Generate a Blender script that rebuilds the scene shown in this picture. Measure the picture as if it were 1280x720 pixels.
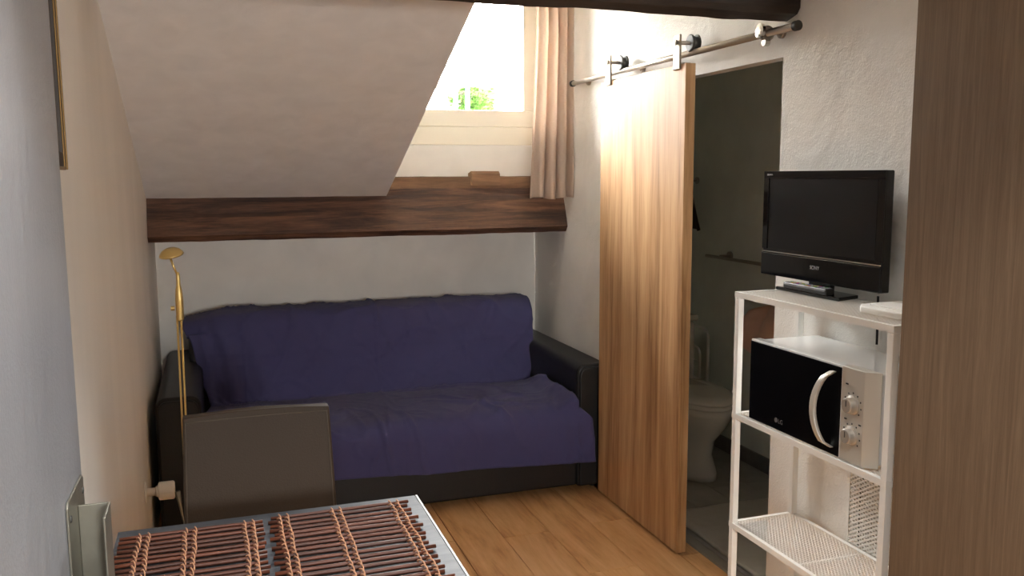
import bpy, bmesh, math, random
from mathutils import Vector, Matrix, noise
random.seed(7)
scene = bpy.context.scene
for o in list(bpy.data.objects):
    bpy.data.objects.remove(o)
COL = scene.collection

# ------------------------------------------------------------------ camera
YAW, PITCH, ROLL, FPX, CAMH = math.radians(18.85), math.radians(7.35), math.radians(-0.3), 1090.0, 1.575
ca, sa, cp, sp = math.cos(YAW), math.sin(YAW), math.cos(PITCH), math.sin(PITCH)
Rv = Vector((ca, -sa, 0)); Fv = Vector((sa*cp, ca*cp, -sp)); Uv = Rv.cross(Fv)
R2 = Rv*math.cos(ROLL) + Uv*math.sin(ROLL); U2 = -Rv*math.sin(ROLL) + Uv*math.cos(ROLL)
cd = bpy.data.cameras.new('camera'); cam = bpy.data.objects.new('camera', cd); COL.objects.link(cam)
cd.sensor_width = 36; cd.lens = FPX/1280*36; cd.clip_start = 0.02
m3 = Matrix((R2, U2, -Fv)).transposed()
cam.matrix_world = Matrix.Translation((0, 0, CAMH)) @ m3.to_4x4()
scene.camera = cam

# ------------------------------------------------------------------ world, daylight, exposure
w = bpy.data.worlds.new('overcast_sky'); scene.world = w; w.use_nodes = True
bg = w.node_tree.nodes['Background']
bg.inputs['Color'].default_value = (1.0, 0.99, 0.965, 1); bg.inputs['Strength'].default_value = 42.0
vs = scene.view_settings
vs.view_transform = 'Standard'; vs.look = 'None'; vs.gamma = 1.0; vs.use_curve_mapping = False; vs.exposure = 1.56
scene.cycles.max_bounces = 14; scene.cycles.diffuse_bounces = 10; scene.cycles.transparent_max_bounces = 16
scene.cycles.caustics_reflective = False; scene.cycles.caustics_refractive = False
scene.cycles.sample_clamp_indirect = 8.0

def portal(name, loc, sx, sy, rot):
    l = bpy.data.lights.new(name, 'AREA'); l.shape = 'RECTANGLE'; l.size = sx; l.size_y = sy
    l.cycles.is_portal = True
    o = bpy.data.objects.new(name, l); COL.objects.link(o); o.location = loc; o.rotation_euler = rot
portal('dormer_daylight', (1.37, 4.80, 2.2), 0.82, 0.95, (math.radians(-90), 0, 0))
portal('rear_fill_portal', (0.57, -1.55, 1.525), 0.46, 0.55, (math.radians(90), 0, 0))  # portal for the added rear window
portal('roof_fill_portal', (0.37, 0.61, 2.84), 0.42, 0.50, (0, 0, 0))  # portal for the added roof window

# ------------------------------------------------------------------ materials
MATS = {}
def newmat(name):
    m = bpy.data.materials.new(name); m.use_nodes = True
    nt = m.node_tree; b = nt.nodes['Principled BSDF']; MATS[name] = m
    return m, nt, b
def srgb(r, g, b):
    f = lambda c: c/12.92 if c <= .04045 else ((c+.055)/1.055)**2.4
    return (f(r/255), f(g/255), f(b/255), 1)
def plain(name, col, rough=.5, metal=0, spec=.5, bump=0, bscale=200, var=0, vscale=4, coat=0):
    m, nt, b = newmat(name)
    b.inputs['Base Color'].default_value = col; b.inputs['Roughness'].default_value = rough
    b.inputs['Metallic'].default_value = metal; b.inputs['Specular IOR Level'].default_value = spec
    b.inputs['Coat Weight'].default_value = coat
    tc = nt.nodes.new('ShaderNodeTexCoord')
    if bump:
        n = nt.nodes.new('ShaderNodeTexNoise'); n.inputs['Scale'].default_value = bscale; n.inputs['Detail'].default_value = 4
        bp = nt.nodes.new('ShaderNodeBump'); bp.inputs['Strength'].default_value = bump; bp.inputs['Distance'].default_value = .01
        nt.links.new(tc.outputs['Object'], n.inputs['Vector']); nt.links.new(n.outputs['Fac'], bp.inputs['Height'])
        nt.links.new(bp.outputs['Normal'], b.inputs['Normal'])
    if var:
        n = nt.nodes.new('ShaderNodeTexNoise'); n.inputs['Scale'].default_value = vscale; n.inputs['Detail'].default_value = 5
        r = nt.nodes.new('ShaderNodeValToRGB')
        c = Vector(col[:3])
        r.color_ramp.elements[0].position = .3; r.color_ramp.elements[1].position = .7
        r.color_ramp.elements[0].color = (*(c*(1-var)), 1); r.color_ramp.elements[1].color = (*(c*(1+var)), 1)
        nt.links.new(tc.outputs['Object'], n.inputs['Vector']); nt.links.new(n.outputs['Fac'], r.inputs['Fac'])
        nt.links.new(r.outputs['Color'], b.inputs['Base Color'])
    return m
def plaster(name, col, bump=.25, trowel=6, rough=.85, streak=None):
    m, nt, b = newmat(name)
    b.inputs['Roughness'].default_value = rough
    tc = nt.nodes.new('ShaderNodeTexCoord'); mp = nt.nodes.new('ShaderNodeMapping')
    nt.links.new(tc.outputs['Object'], mp.inputs['Vector'])
    if streak: mp.inputs['Scale'].default_value = streak
    n = nt.nodes.new('ShaderNodeTexNoise'); n.inputs['Scale'].default_value = trowel; n.inputs['Detail'].default_value = 6; n.inputs['Distortion'].default_value = .4
    n2 = nt.nodes.new('ShaderNodeTexNoise'); n2.inputs['Scale'].default_value = 180; n2.inputs['Detail'].default_value = 2
    nt.links.new(mp.outputs['Vector'], n.inputs['Vector']); nt.links.new(tc.outputs['Object'], n2.inputs['Vector'])
    mx = nt.nodes.new('ShaderNodeMath'); mx.operation = 'MULTIPLY_ADD'; mx.inputs[1].default_value = .08
    nt.links.new(n2.outputs['Fac'], mx.inputs[0]); nt.links.new(n.outputs['Fac'], mx.inputs[2])
    bp = nt.nodes.new('ShaderNodeBump'); bp.inputs['Strength'].default_value = bump; bp.inputs['Distance'].default_value = .03
    nt.links.new(mx.outputs[0], bp.inputs['Height']); nt.links.new(bp.outputs['Normal'], b.inputs['Normal'])
    r = nt.nodes.new('ShaderNodeValToRGB'); c = Vector(col[:3])
    r.color_ramp.elements[0].position = .25; r.color_ramp.elements[1].position = .75
    r.color_ramp.elements[0].color = (*(c*.93), 1); r.color_ramp.elements[1].color = (*(c*1.05), 1)
    nt.links.new(n.outputs['Fac'], r.inputs['Fac']); nt.links.new(r.outputs['Color'], b.inputs['Base Color'])
    return m
def wood(name, dark, light, axis='y', rough=.45, freq=14, stretch=14, bump=.12, rnd=.0, coat=0, mid=None, spec=.5):
    """streaky grain running along axis; rnd = tone spread from object to object"""
    m, nt, b = newmat(name)
    b.inputs['Roughness'].default_value = rough; b.inputs['Coat Weight'].default_value = coat
    b.inputs['Specular IOR Level'].default_value = spec
    tc = nt.nodes.new('ShaderNodeTexCoord'); oi = nt.nodes.new('ShaderNodeObjectInfo')
    ad = nt.nodes.new('ShaderNodeVectorMath'); ad.operation = 'MULTIPLY_ADD'
    cx = nt.nodes.new('ShaderNodeCombineXYZ')
    for i in range(3): nt.links.new(oi.outputs['Random'], cx.inputs[i])
    ad.inputs[1].default_value = (37, 53, 71)
    nt.links.new(cx.outputs[0], ad.inputs[0]); nt.links.new(tc.outputs['Object'], ad.inputs[2])
    mp = nt.nodes.new('ShaderNodeMapping')
    sc = {'x': (1/stretch, 1, 1), 'y': (1, 1/stretch, 1), 'z': (1, 1, 1/stretch)}[axis]
    mp.inputs['Scale'].default_value = sc
    nt.links.new(ad.outputs[0], mp.inputs['Vector'])
    n = nt.nodes.new('ShaderNodeTexNoise'); n.inputs['Scale'].default_value = freq; n.inputs['Detail'].default_value = 8; n.inputs['Roughness'].default_value = .62; n.inputs['Distortion'].default_value = .9
    n2 = nt.nodes.new('ShaderNodeTexNoise'); n2.inputs['Scale'].default_value = freq*9; n2.inputs['Detail'].default_value = 3
    nt.links.new(mp.outputs[0], n.inputs['Vector']); nt.links.new(mp.outputs[0], n2.inputs['Vector'])
    mx = nt.nodes.new('ShaderNodeMath'); mx.operation = 'MULTIPLY_ADD'; mx.inputs[1].default_value = .28
    nt.links.new(n2.outputs['Fac'], mx.inputs[0]); nt.links.new(n.outputs['Fac'], mx.inputs[2])
    r = nt.nodes.new('ShaderNodeValToRGB')
    r.color_ramp.elements[0].position = .42; r.color_ramp.elements[1].position = .86
    r.color_ramp.elements[0].color = dark; r.color_ramp.elements[1].color = light
    if mid:
        e = r.color_ramp.elements.new(.6); e.color = mid
    nt.links.new(mx.outputs[0], r.inputs['Fac'])
    out = r.outputs['Color']
    if rnd:
        hs = nt.nodes.new('ShaderNodeHueSaturation')
        mr = nt.nodes.new('ShaderNodeMapRange'); mr.inputs['To Min'].default_value = 1-rnd; mr.inputs['To Max'].default_value = 1+rnd
        nt.links.new(oi.outputs['Random'], mr.inputs['Value']); nt.links.new(mr.outputs[0], hs.inputs['Value'])
        nt.links.new(out, hs.inputs['Color']); out = hs.outputs['Color']
    nt.links.new(out, b.inputs['Base Color'])
    bp = nt.nodes.new('ShaderNodeBump'); bp.inputs['Strength'].default_value = bump; bp.inputs['Distance'].default_value = .004
    nt.links.new(mx.outputs[0], bp.inputs['Height']); nt.links.new(bp.outputs['Normal'], b.inputs['Normal'])
    return m
def fabric(name, col, weave=900, bump=.25, rough=.95, translucent=0, sheen=.3):
    m, nt, b = newmat(name)
    b.inputs['Base Color'].default_value = col; b.inputs['Roughness'].default_value = rough
    b.inputs['Sheen Weight'].default_value = sheen; b.inputs['Specular IOR Level'].default_value = .15
    tc = nt.nodes.new('ShaderNodeTexCoord')
    n = nt.nodes.new('ShaderNodeTexNoise'); n.inputs['Scale'].default_value = weave; n.inputs['Detail'].default_value = 2
    n2 = nt.nodes.new('ShaderNodeTexNoise'); n2.inputs['Scale'].default_value = 14; n2.inputs['Detail'].default_value = 4
    nt.links.new(tc.outputs['Object'], n.inputs['Vector']); nt.links.new(tc.outputs['Object'], n2.inputs['Vector'])
    ad = nt.nodes.new('ShaderNodeMath'); ad.operation = 'MULTIPLY_ADD'; ad.inputs[1].default_value = 3
    nt.links.new(n2.outputs['Fac'], ad.inputs[0]); nt.links.new(n.outputs['Fac'], ad.inputs[2])
    bp = nt.nodes.new('ShaderNodeBump'); bp.inputs['Strength'].default_value = bump; bp.inputs['Distance'].default_value = .003
    nt.links.new(ad.outputs[0], bp.inputs['Height']); nt.links.new(bp.outputs['Normal'], b.inputs['Normal'])
    if translucent:
        tr = nt.nodes.new('ShaderNodeBsdfTranslucent'); tr.inputs['Color'].default_value = col
        mx = nt.nodes.new('ShaderNodeMixShader'); mx.inputs[0].default_value = translucent
        o = nt.nodes['Material Output']
        nt.links.new(b.outputs[0], mx.inputs[1]); nt.links.new(tr.outputs[0], mx.inputs[2]); nt.links.new(mx.outputs[0], o.inputs['Surface'])
    return m
def glass(name):
    m, nt, b = newmat(name); nt.nodes.remove(b)
    t = nt.nodes.new('ShaderNodeBsdfTransparent'); g = nt.nodes.new('ShaderNodeBsdfGlossy'); g.inputs['Roughness'].default_value = .02
    f = nt.nodes.new('ShaderNodeFresnel'); f.inputs['IOR'].default_value = 1.45
    mx = nt.nodes.new('ShaderNodeMixShader')
    nt.links.new(f.outputs[0], mx.inputs[0]); nt.links.new(t.outputs[0], mx.inputs[1]); nt.links.new(g.outputs[0], mx.inputs[2])
    nt.links.new(mx.outputs[0], nt.nodes['Material Output'].inputs['Surface'])
    return m

plaster('cream_wall', srgb(240, 237, 230), .3, 3.5, .6, (1, 1, .25))
plaster('gloss_wall', srgb(156, 160, 166), .35, 4, .38, (1, 1, .3))
plaster('slope_paint', srgb(234, 234, 234), .12, 9)
plaster('white_wall', srgb(233, 231, 226), .55, 4)
plaster('white_plaster', srgb(238, 236, 230), .12, 5)
plaster('bath_wall', srgb(236, 241, 234), .15, 6)
plain('ceiling_white', srgb(235, 232, 226), .9)
wood('floor_oak', srgb(164, 112, 66), srgb(228, 184, 134), 'y', .38, 9, 9, .08, .05, mid=srgb(208, 158, 106))
wood('door_oak', srgb(132, 94, 58), srgb(208, 172, 130), 'z', .5, 13, 20, .1, 0, mid=srgb(178, 138, 96), spec=.3)
wood('wardrobe_wood', srgb(88, 70, 53), srgb(112, 92, 72), 'z', .55, 70, 26, .06, 0, spec=.3)
wood('old_beam', srgb(38, 25, 19), srgb(126, 90, 66), 'x', .6, 20, 14, 1.0, 0, mid=srgb(72, 48, 36))
wood('old_beam_top', srgb(30, 24, 20), srgb(62, 50, 40), 'x', .7, 11, 8, .6, 0)
wood('old_beam_strip', srgb(90, 64, 46), srgb(150, 114, 84), 'x', .75, 12, 8, .6, 0)
wood('table_dark', srgb(52, 56, 62), srgb(96, 100, 106), 'x', .5, 18, 12, .10, 0, spec=.12)
plain('table_edge', srgb(150, 152, 155), .5)
wood('rattan', srgb(56, 27, 16), srgb(106, 56, 36), 'x', .5, 40, 10, .1, .22)
plain('twine', srgb(190, 140, 108), .8, bump=.3, bscale=300)
plain('black_leather', (.012, .012, .012, 1), .42, spec=.4, bump=.12, bscale=160)
plain('brown_leather', srgb(62, 51, 41), .55, spec=.2, bump=.12, bscale=220)
plain('stitching', srgb(80, 68, 56), .6)
fabric('navy_throw', srgb(74, 73, 112), 700, .5, sheen=.1)
fabric('pink_curtain', srgb(214, 198, 184), 900, .1, .8, .5)
fabric('pink_towel', srgb(238, 196, 174), 500, .4)
fabric('dark_cloth', srgb(60, 46, 42), 500, .3)
fabric('bath_mat_fabric', srgb(190, 186, 174), 300, .8)
plain('brass', srgb(232, 204, 136), .3, .9)
plain('steel', srgb(176, 168, 156), .3, .85, bump=.02, bscale=60)
plain('strap_steel', srgb(140, 130, 114), .5, .4)
plain('dark_rubber', srgb(62, 62, 58), .6)
plain('galvanised', srgb(150, 148, 136), .42, .8, var=.12, vscale=9, bump=.05, bscale=40)
plain('white_metal', srgb(232, 231, 226), .35, 0)
plain('white_plastic', srgb(236, 234, 228), .4)
plain('white_paint', srgb(243, 238, 222), .4)
plain('white_enamel', srgb(232, 234, 234), .12, coat=.5)
plain('silver_plastic', srgb(204, 200, 190), .34, .35)
plain('silver_knob', srgb(205, 200, 192), .25, .5)
plain('chrome', srgb(215, 213, 208), .12, 1)
plain('gloss_black', (.004, .004, .004, 1), .06)
plain('microwave_black', (.0015, .0015, .002, 1), .3, spec=.1)
plain('matte_black', (.012, .012, .012, 1), .45)
plain('screen_black', (.006, .006, .006, 1), .22, spec=.35)
plain('logo_grey', srgb(150, 150, 152), .5)
plain('logo_dim', srgb(96, 96, 98), .5)
plain('mark_black', (.02, .02, .02, 1), .6)
plain('key_grey', srgb(140, 140, 140), .5); plain('key_red', srgb(170, 40, 40), .5); plain('key_green', srgb(60, 150, 70), .5)
plain('key_yellow', srgb(200, 170, 50), .5); plain('key_blue', srgb(60, 80, 160), .5)
plain('porcelain', srgb(226, 224, 216), .12, coat=.5)
plain('bath_tile', srgb(160, 157, 150), .35, var=.2, vscale=7)
plain('bath_grout', srgb(70, 68, 65), .9)
plain('skirting_tile', srgb(128, 124, 119), .35, var=.2, vscale=9)
plain('threshold_metal', srgb(170, 166, 154), .4, .5)
plain('gold_frame', srgb(140, 110, 66), .45, .6)
plain('frame_dark', srgb(48, 34, 22), .5)
plain('picture_print', srgb(180, 172, 150), .7, var=.4, vscale=8)
plain('floor_gap', srgb(84, 54, 30), .8)
plain('facade_white', srgb(236, 234, 228), .9)
plain('roof_zinc', srgb(232, 232, 232), .8)
plain('shutter_blue', srgb(58, 84, 108), .8)
plain('leaf_green', srgb(66, 104, 30), .7, var=.35, vscale=3)
plain('pot_clay', srgb(150, 98, 70), .8)
plain('asphalt', srgb(110, 110, 112), .9); plain('roof_grey', srgb(120, 122, 126), .7)
glass('pane')

# ------------------------------------------------------------------ mesh helpers
def org(o):
    v = Vector((0, 0, 0))
    while o is not None: v += o.location; o = o.parent
    return v
class MB:
    def __init__(s): s.v = []; s.f = []
    def add(s, vs, fs):
        k = len(s.v); s.v += [tuple(p) for p in vs]; s.f += [tuple(i+k for i in f) for f in fs]; return s
    def box(s, x0, x1, y0, y1, z0, z1):
        vs = [(x, y, z) for z in (z0, z1) for y in (y0, y1) for x in (x0, x1)]
        return s.add(vs, [(0, 2, 3, 1), (4, 5, 7, 6), (0, 1, 5, 4), (2, 6, 7, 3), (0, 4, 6, 2), (1, 3, 7, 5)])
    def prism(s, poly, axis, a, b):
        """poly: 2d points; axis: extrusion axis; remaining axes in xyz order"""
        n = len(poly)
        def P(p, t):
            q = list(p); q.insert('xyz'.index(axis), t); return tuple(q)
        vs = [P(p, a) for p in poly] + [P(p, b) for p in poly]
        fs = [tuple(range(n)), tuple(range(2*n-1, n-1, -1))] + [(i, i+n, (i+1) % n + n, (i+1) % n) for i in range(n)]
        return s.add(vs, fs)
    def tube(s, pts, r, n=10, closed=False):
        pts = [Vector(p) for p in pts]; N = len(pts)
        rs = r if isinstance(r, (list, tuple)) else [r]*N
        vs = []; prev = None
        for i, p in enumerate(pts):
            a = pts[(i-1) % N] if (closed or i > 0) else p; b = pts[(i+1) % N] if (closed or i < N-1) else p
            t = (b-a).normalized()
            if prev is None:
                u = t.orthogonal().normalized()
            else:
                u = (prev - t*prev.dot(t)).normalized()
            prev = u; w_ = t.cross(u)
            for k in range(n):
                an = 2*math.pi*k/n
                vs.append(p + (u*math.cos(an) + w_*math.sin(an))*rs[i])
        fs = []
        for i in range(N if closed else N-1):
            for k in range(n):
                a, b = i*n+k, i*n+(k+1) % n; c, d = ((i+1) % N)*n+(k+1) % n, ((i+1) % N)*n+k
                fs.append((a, b, c, d))
        if not closed:
            fs.append(tuple(range(n-1, -1, -1))); fs.append(tuple(range((N-1)*n, N*n)))
        return s.add(vs, fs)
    def lathe(s, prof, c, axis='z', n=24):
        """prof: (radius, height) list along axis from centre c"""
        ax = {'x': (Vector((0, 1, 0)), Vector((0, 0, 1)), Vector((1, 0, 0))), 'y': (Vector((0, 0, 1)), Vector((1, 0, 0)), Vector((0, 1, 0))), 'z': (Vector((1, 0, 0)), Vector((0, 1, 0)), Vector((0, 0, 1)))}[axis]
        c = Vector(c); vs = []
        for r, h in prof:
            for k in range(n):
                a = 2*math.pi*k/n
                vs.append(c + ax[2]*h + (ax[0]*math.cos(a) + ax[1]*math.sin(a))*r)
        fs = []
        for i in range(len(prof)-1):
            for k in range(n):
                fs.append((i*n+k, i*n+(k+1) % n, (i+1)*n+(k+1) % n, (i+1)*n+k))
        fs.append(tuple(range(n-1, -1, -1))); fs.append(tuple(range((len(prof)-1)*n, len(prof)*n)))
        return s.add(vs, fs)
    def grid(s, fn, nu, nv):
        vs = [fn(i/nu, j/nv) for j in range(nv+1) for i in range(nu+1)]
        fs = [(j*(nu+1)+i, j*(nu+1)+i+1, (j+1)*(nu+1)+i+1, (j+1)*(nu+1)+i) for j in range(nv) for i in range(nu)]
        return s.add(vs, fs)
    def mesh(s, name, o=Vector((0, 0, 0))):
        me = bpy.data.meshes.new(name)
        me.from_pydata([Vector(p)-o for p in s.v], [], s.f); me.update()
        bm = bmesh.new(); bm.from_mesh(me); bmesh.ops.recalc_face_normals(bm, faces=bm.faces); bm.to_mesh(me); bm.free()
        return me
    def build(s, name, mat, parent=None, bevel=0, smooth=False, seg=2, solid=0, subd=0):
        me = s.mesh(name, org(parent))
        return place(name, me, mat, parent, (0, 0, 0), bevel, smooth, seg, solid, subd)
def place(name, me, mat, parent=None, loc=(0, 0, 0), bevel=0, smooth=False, seg=2, solid=0, subd=0):
    if not me.materials: me.materials.append(MATS[mat])
    o = bpy.data.objects.new(name, me); COL.objects.link(o); o.parent = parent; o.location = loc
    if smooth:
        for p in me.polygons: p.use_smooth = True
    if solid:
        d = o.modifiers.new('solid', 'SOLIDIFY'); d.thickness = solid; d.offset = 0
    if bevel:
        d = o.modifiers.new('bevel', 'BEVEL'); d.width = bevel; d.segments = seg; d.limit_method = 'ANGLE'; d.angle_limit = math.radians(40)
        for p in me.polygons: p.use_smooth = True
        wn = o.modifiers.new('wn', 'WEIGHTED_NORMAL'); wn.keep_sharp = True
    if subd:
        d = o.modifiers.new('sub', 'SUBSURF'); d.levels = subd; d.render_levels = subd
    return o
def tag(o, label, cat, group=None):
    o['label'] = label; o['category'] = cat
    if group: o['group'] = group
    return o
def thing(name, label, cat, loc=(0, 0, 0), group=None):
    o = bpy.data.objects.new(name, None); COL.objects.link(o); o.location = loc; o.empty_display_size = .1
    return tag(o, label, cat, group)
def struct(o, label=None, cat=None):
    o['kind'] = 'structure'
    if label: o['label'] = label; o['category'] = cat
    return o
def sempty(name, label, cat, loc=(0, 0, 0)):
    o = bpy.data.objects.new(name, None); COL.objects.link(o); o.location = loc; o.empty_display_size = .1
    return struct(o, label, cat)
def text(body, mat, parent, loc, size, right, up, name='lettering', depth=.0006):
    cu = bpy.data.curves.new(name, 'FONT'); cu.body = body; cu.size = size; cu.extrude = depth/2; cu.align_x = 'CENTER'; cu.align_y = 'CENTER'
    t = bpy.data.objects.new(name, cu); COL.objects.link(t); bpy.context.view_layer.update()
    me = bpy.data.meshes.new_from_object(t.evaluated_get(bpy.context.evaluated_depsgraph_get()))
    bpy.data.objects.remove(t); me.name = name
    r, u = Vector(right), Vector(up); n = r.cross(u)
    me.transform(Matrix((r, u, n)).transposed().to_4x4())
    me.materials.clear()
    return place(name, me, mat, parent, Vector(loc)-org(parent))
def arc(cx, cy, r, a0, a1, n):
    return [(cx+r*math.cos(math.radians(a0+(a1-a0)*i/n)), cy+r*math.sin(math.radians(a0+(a1-a0)*i/n))) for i in range(n+1)]
NZ = lambda x, y, z=0: noise.noise(Vector((x, y, z)))

# ------------------------------------------------------------------ dimensions
XL, XR, XN = -0.303, 1.87, -0.252      # left wall, right wall, proud near part of the left wall
YB, YW, YR, YS = 5.04, 4.66, -1.5, 1.73  # back wall under the beam, window wall, rear wall, step in the left wall
ZC = 2.75
SL_Y, SL_Z, SL_M = 4.53, 1.493, 0.408   # sloped ceiling: z = SL_Z + SL_M*(SL_Y-y)
XD = 0.868                              # right end of the slope, left cheek of the dormer

# ------------------------------------------------------------------ the room
flo = MB().box(XL-.1, XR+.005, YR-.1, YB+.1, -.12, -.012).build('floor', 'floor_gap')
struct(flo, 'warm oak plank floor in front of the sofa', 'floor')
PW = .2125
cols = []
k0 = math.ceil((XL - 1.142)/PW) - 1
for k in range(k0, 4):
    x0 = max(1.142 + k*PW, XL); x1 = min(1.142 + (k+1)*PW, XR)
    if x1 - x0 < .02: continue
    joint = {0: 3.47, 1: 3.03, 2: 3.487, 3: 3.05}.get(k, 3.2 + .31*((k*7) % 5))
    ys = [joint - 1.25*i for i in range(6, -3, -1)]
    ys = [max(YR, min(YB, y)) for y in ys]
    for a, b in zip(ys, ys[1:]):
        if b - a < .02: continue
        g = .0011
        hx, hy = (x1-x0)/2-g, (b-a)/2-g
        m = MB(); e = .0012
        m.add([(-hx, -hy, -.012), (hx, -hy, -.012), (hx, hy, -.012), (-hx, hy, -.012), (-hx, -hy, -e), (hx, -hy, -e), (hx, hy, -e), (-hx, hy, -e),
               (-hx+e, -hy+e, 0), (hx-e, -hy+e, 0), (hx-e, hy-e, 0), (-hx+e, hy-e, 0)],
              [(0, 1, 5, 4), (1, 2, 6, 5), (2, 3, 7, 6), (3, 0, 4, 7), (4, 5, 9, 8), (5, 6, 10, 9), (6, 7, 11, 10), (7, 4, 8, 11), (8, 9, 10, 11)])
        place('plank', m.mesh('plank'), 'floor_oak', flo, ((x0+x1)/2, (a+b)/2, 0))

struct(MB().box(XL-.15, XL, YS, YB+.1, -.1, ZC+.1).build('wall_left', 'cream_wall'), 'cream painted side wall running back to the sofa', 'wall')
struct(MB().box(XL-.15, XN, YR-.1, YS, -.1, ZC+.1).build('wall_near_left', 'gloss_wall', None, .004), 'grey blue glossy proud wall holding the steel bracket', 'wall')
struct(MB().box(XL-.1, XR+.1, YB, YB+.15, -.1, 1.4).build('wall_back', 'white_plaster'), 'pale low wall behind the sofa under the timber beam', 'wall')
RX0, RX1, RZ0, RZ1 = .34, .80, 1.25, 1.80
struct(MB().box(XL-.1, RX0, YR-.12, YR, -.1, ZC+.1).box(RX1, XR+.1, YR-.12, YR, -.1, ZC+.1).box(RX0, RX1, YR-.12, YR, -.1, RZ0).box(RX0, RX1, YR-.12, YR, RZ1, ZC+.1).build('wall_rear', 'white_wall'), 'white wall behind the viewer with a small window added for fill light', 'wall')
w3 = sempty('window_added_rear', 'small white casement window added for fill light behind the viewer', 'window', (.57, YR-.06, RZ0))  # unseen window, added as fill for the slope and left wall
for a in ((RX0, RX1, RZ0, RZ0+.04), (RX0, RX1, RZ1-.04, RZ1), (RX0, RX0+.04, RZ0+.04, RZ1-.04), (RX1-.04, RX1, RZ0+.04, RZ1-.04)):
    MB().box(a[0], a[1], YR-.09, YR-.03, a[2], a[3]).build('frame_bar', 'white_paint', w3, .004)
MB().box(RX0+.04, RX1-.04, YR-.063, YR-.057, RZ0+.04, RZ1-.04).build('window_pane', 'pane', w3)
# right wall with the bathroom doorway
DO0, DO1, DOZ = 2.593, 3.62, 1.972
mr = MB().box(XR, XR+.06, YR-.1, DO0, -.1, ZC+.1).box(XR, XR+.06, DO1, YB+.1, -.1, ZC+.1).box(XR, XR+.06, DO0, DO1, DOZ, ZC+.1)
struct(mr.build('wall_right', 'white_wall'), 'white trowelled plaster wall with the bathroom doorway', 'wall')
# sloped ceiling
y_top = SL_Y - (ZC-SL_Z)/SL_M
sl = MB().prism([(SL_Y+.3, SL_Z-.3*SL_M), (y_top, ZC), (y_top, ZC+.12), (SL_Y+.3, SL_Z-.3*SL_M+.12)], 'x', XL-.1, XD)
struct(sl.build('ceiling_slope', 'slope_paint'), 'sloping attic ceiling coming down to the timber beam', 'ceiling')
KX0, KX1, KY0, KY1 = .16, .58, .36, .86
cf = MB().box(XL-.1, XD, YR-.1, KY0, ZC, ZC+.12).box(XL-.1, XD, KY1, y_top+.02, ZC, ZC+.12).box(XL-.1, KX0, KY0, KY1, ZC, ZC+.12).box(KX1, XD, KY0, KY1, ZC, ZC+.12).box(XD, XR+.1, YR-.1, YW+.2, ZC, ZC+.12)
struct(cf.build('ceiling', 'ceiling_white'), 'flat white ceiling above the dormer and room', 'ceiling')
ck = MB().prism([(YW+.2, SL_Z-.1), (YW+.2, ZC), (y_top, ZC), (SL_Y, SL_Z+.02)], 'x', XD-.06, XD-.001)
struct(ck.build('wall_dormer', 'white_plaster'), 'white side cheek of the window dormer', 'wall')
# window wall of the dormer, with opening
WX0, WX1, WZ0, WZ1 = .93, 1.80, 1.743, 2.68
ww = MB().box(XD-.06, WX0, YW, YW+.16, 1.5, ZC+.05).box(WX1, XR+.06, YW, YW+.16, 1.5, ZC+.05).box(WX0, WX1, YW, YW+.16, 1.5, WZ0).box(WX0, WX1, YW, YW+.16, WZ1, ZC+.05)
struct(ww.build('wall_window', 'white_plaster', None, .006), 'white plaster wall below and around the dormer window', 'wall')
# dormer window
w1 = sempty('window_1', 'bright dormer window with cream wooden frame above the beam', 'window', (1.365, YW+.05, WZ0))
YF = YW+.03
MB().box(WX0, WX1, YF-.02, YF+.06, WZ0, WZ0+.0985).box(WX0, WX1, YF+.046, YF+.06, WZ0+.0985, WZ0+.13).build('window_sill', 'white_paint', w1, .006)
MB().box(WX0, WX0+.05, YF, YF+.07, WZ0+.098, WZ1).build('window_jamb', 'white_paint', w1, .004)
MB().box(WX1-.05, WX1, YF, YF+.07, WZ0+.098, WZ1).build('window_jamb', 'white_paint', w1, .004)
MB().box(WX0+.05, WX1-.05, YF, YF+.07, WZ1-.05, WZ1).build('window_head', 'white_paint', w1, .004)
sx0, sx1, sz0, sz1 = WX0+.048, WX1-.048, WZ0+.100, WZ1-.048
sash = MB().box(sx0, sx1, YF-.008, YF+.045, sz0, sz0+.09).box(sx0, sx0+.075, YF-.008, YF+.045, sz0+.09, sz1-.075).box(sx1-.078, sx1, YF-.008, YF+.045, sz0+.09, sz1-.075).box(sx0, sx1, YF-.008, YF+.045, sz1-.075, sz1)
sa_ = sash.build('sash', 'white_paint', w1, .005)
MB().box(sx0+.07, sx1-.07, YF+.016, YF+.022, sz0+.085, sz1-.07).build('window_pane', 'pane', sa_)
# unseen roof window overhead, added to light the room from above
w2 = sempty('window_added_roof', 'unseen white framed roof window added for light above the table end', 'window', (.37, .6, ZC))
for a in ((KX0, KX1, KY0, KY0+.04), (KX0, KX1, KY1-.04, KY1), (KX0, KX0+.04, KY0+.04, KY1-.04), (KX1-.04, KX1, KY0+.04, KY1-.04)):
    MB().box(*a, ZC+.04, ZC+.1).build('frame_bar', 'white_paint', w2, .004)
MB().box(KX0+.04, KX1-.04, KY0+.04, KY1-.04, ZC+.066, ZC+.072).build('window_pane', 'pane', w2)

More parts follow.
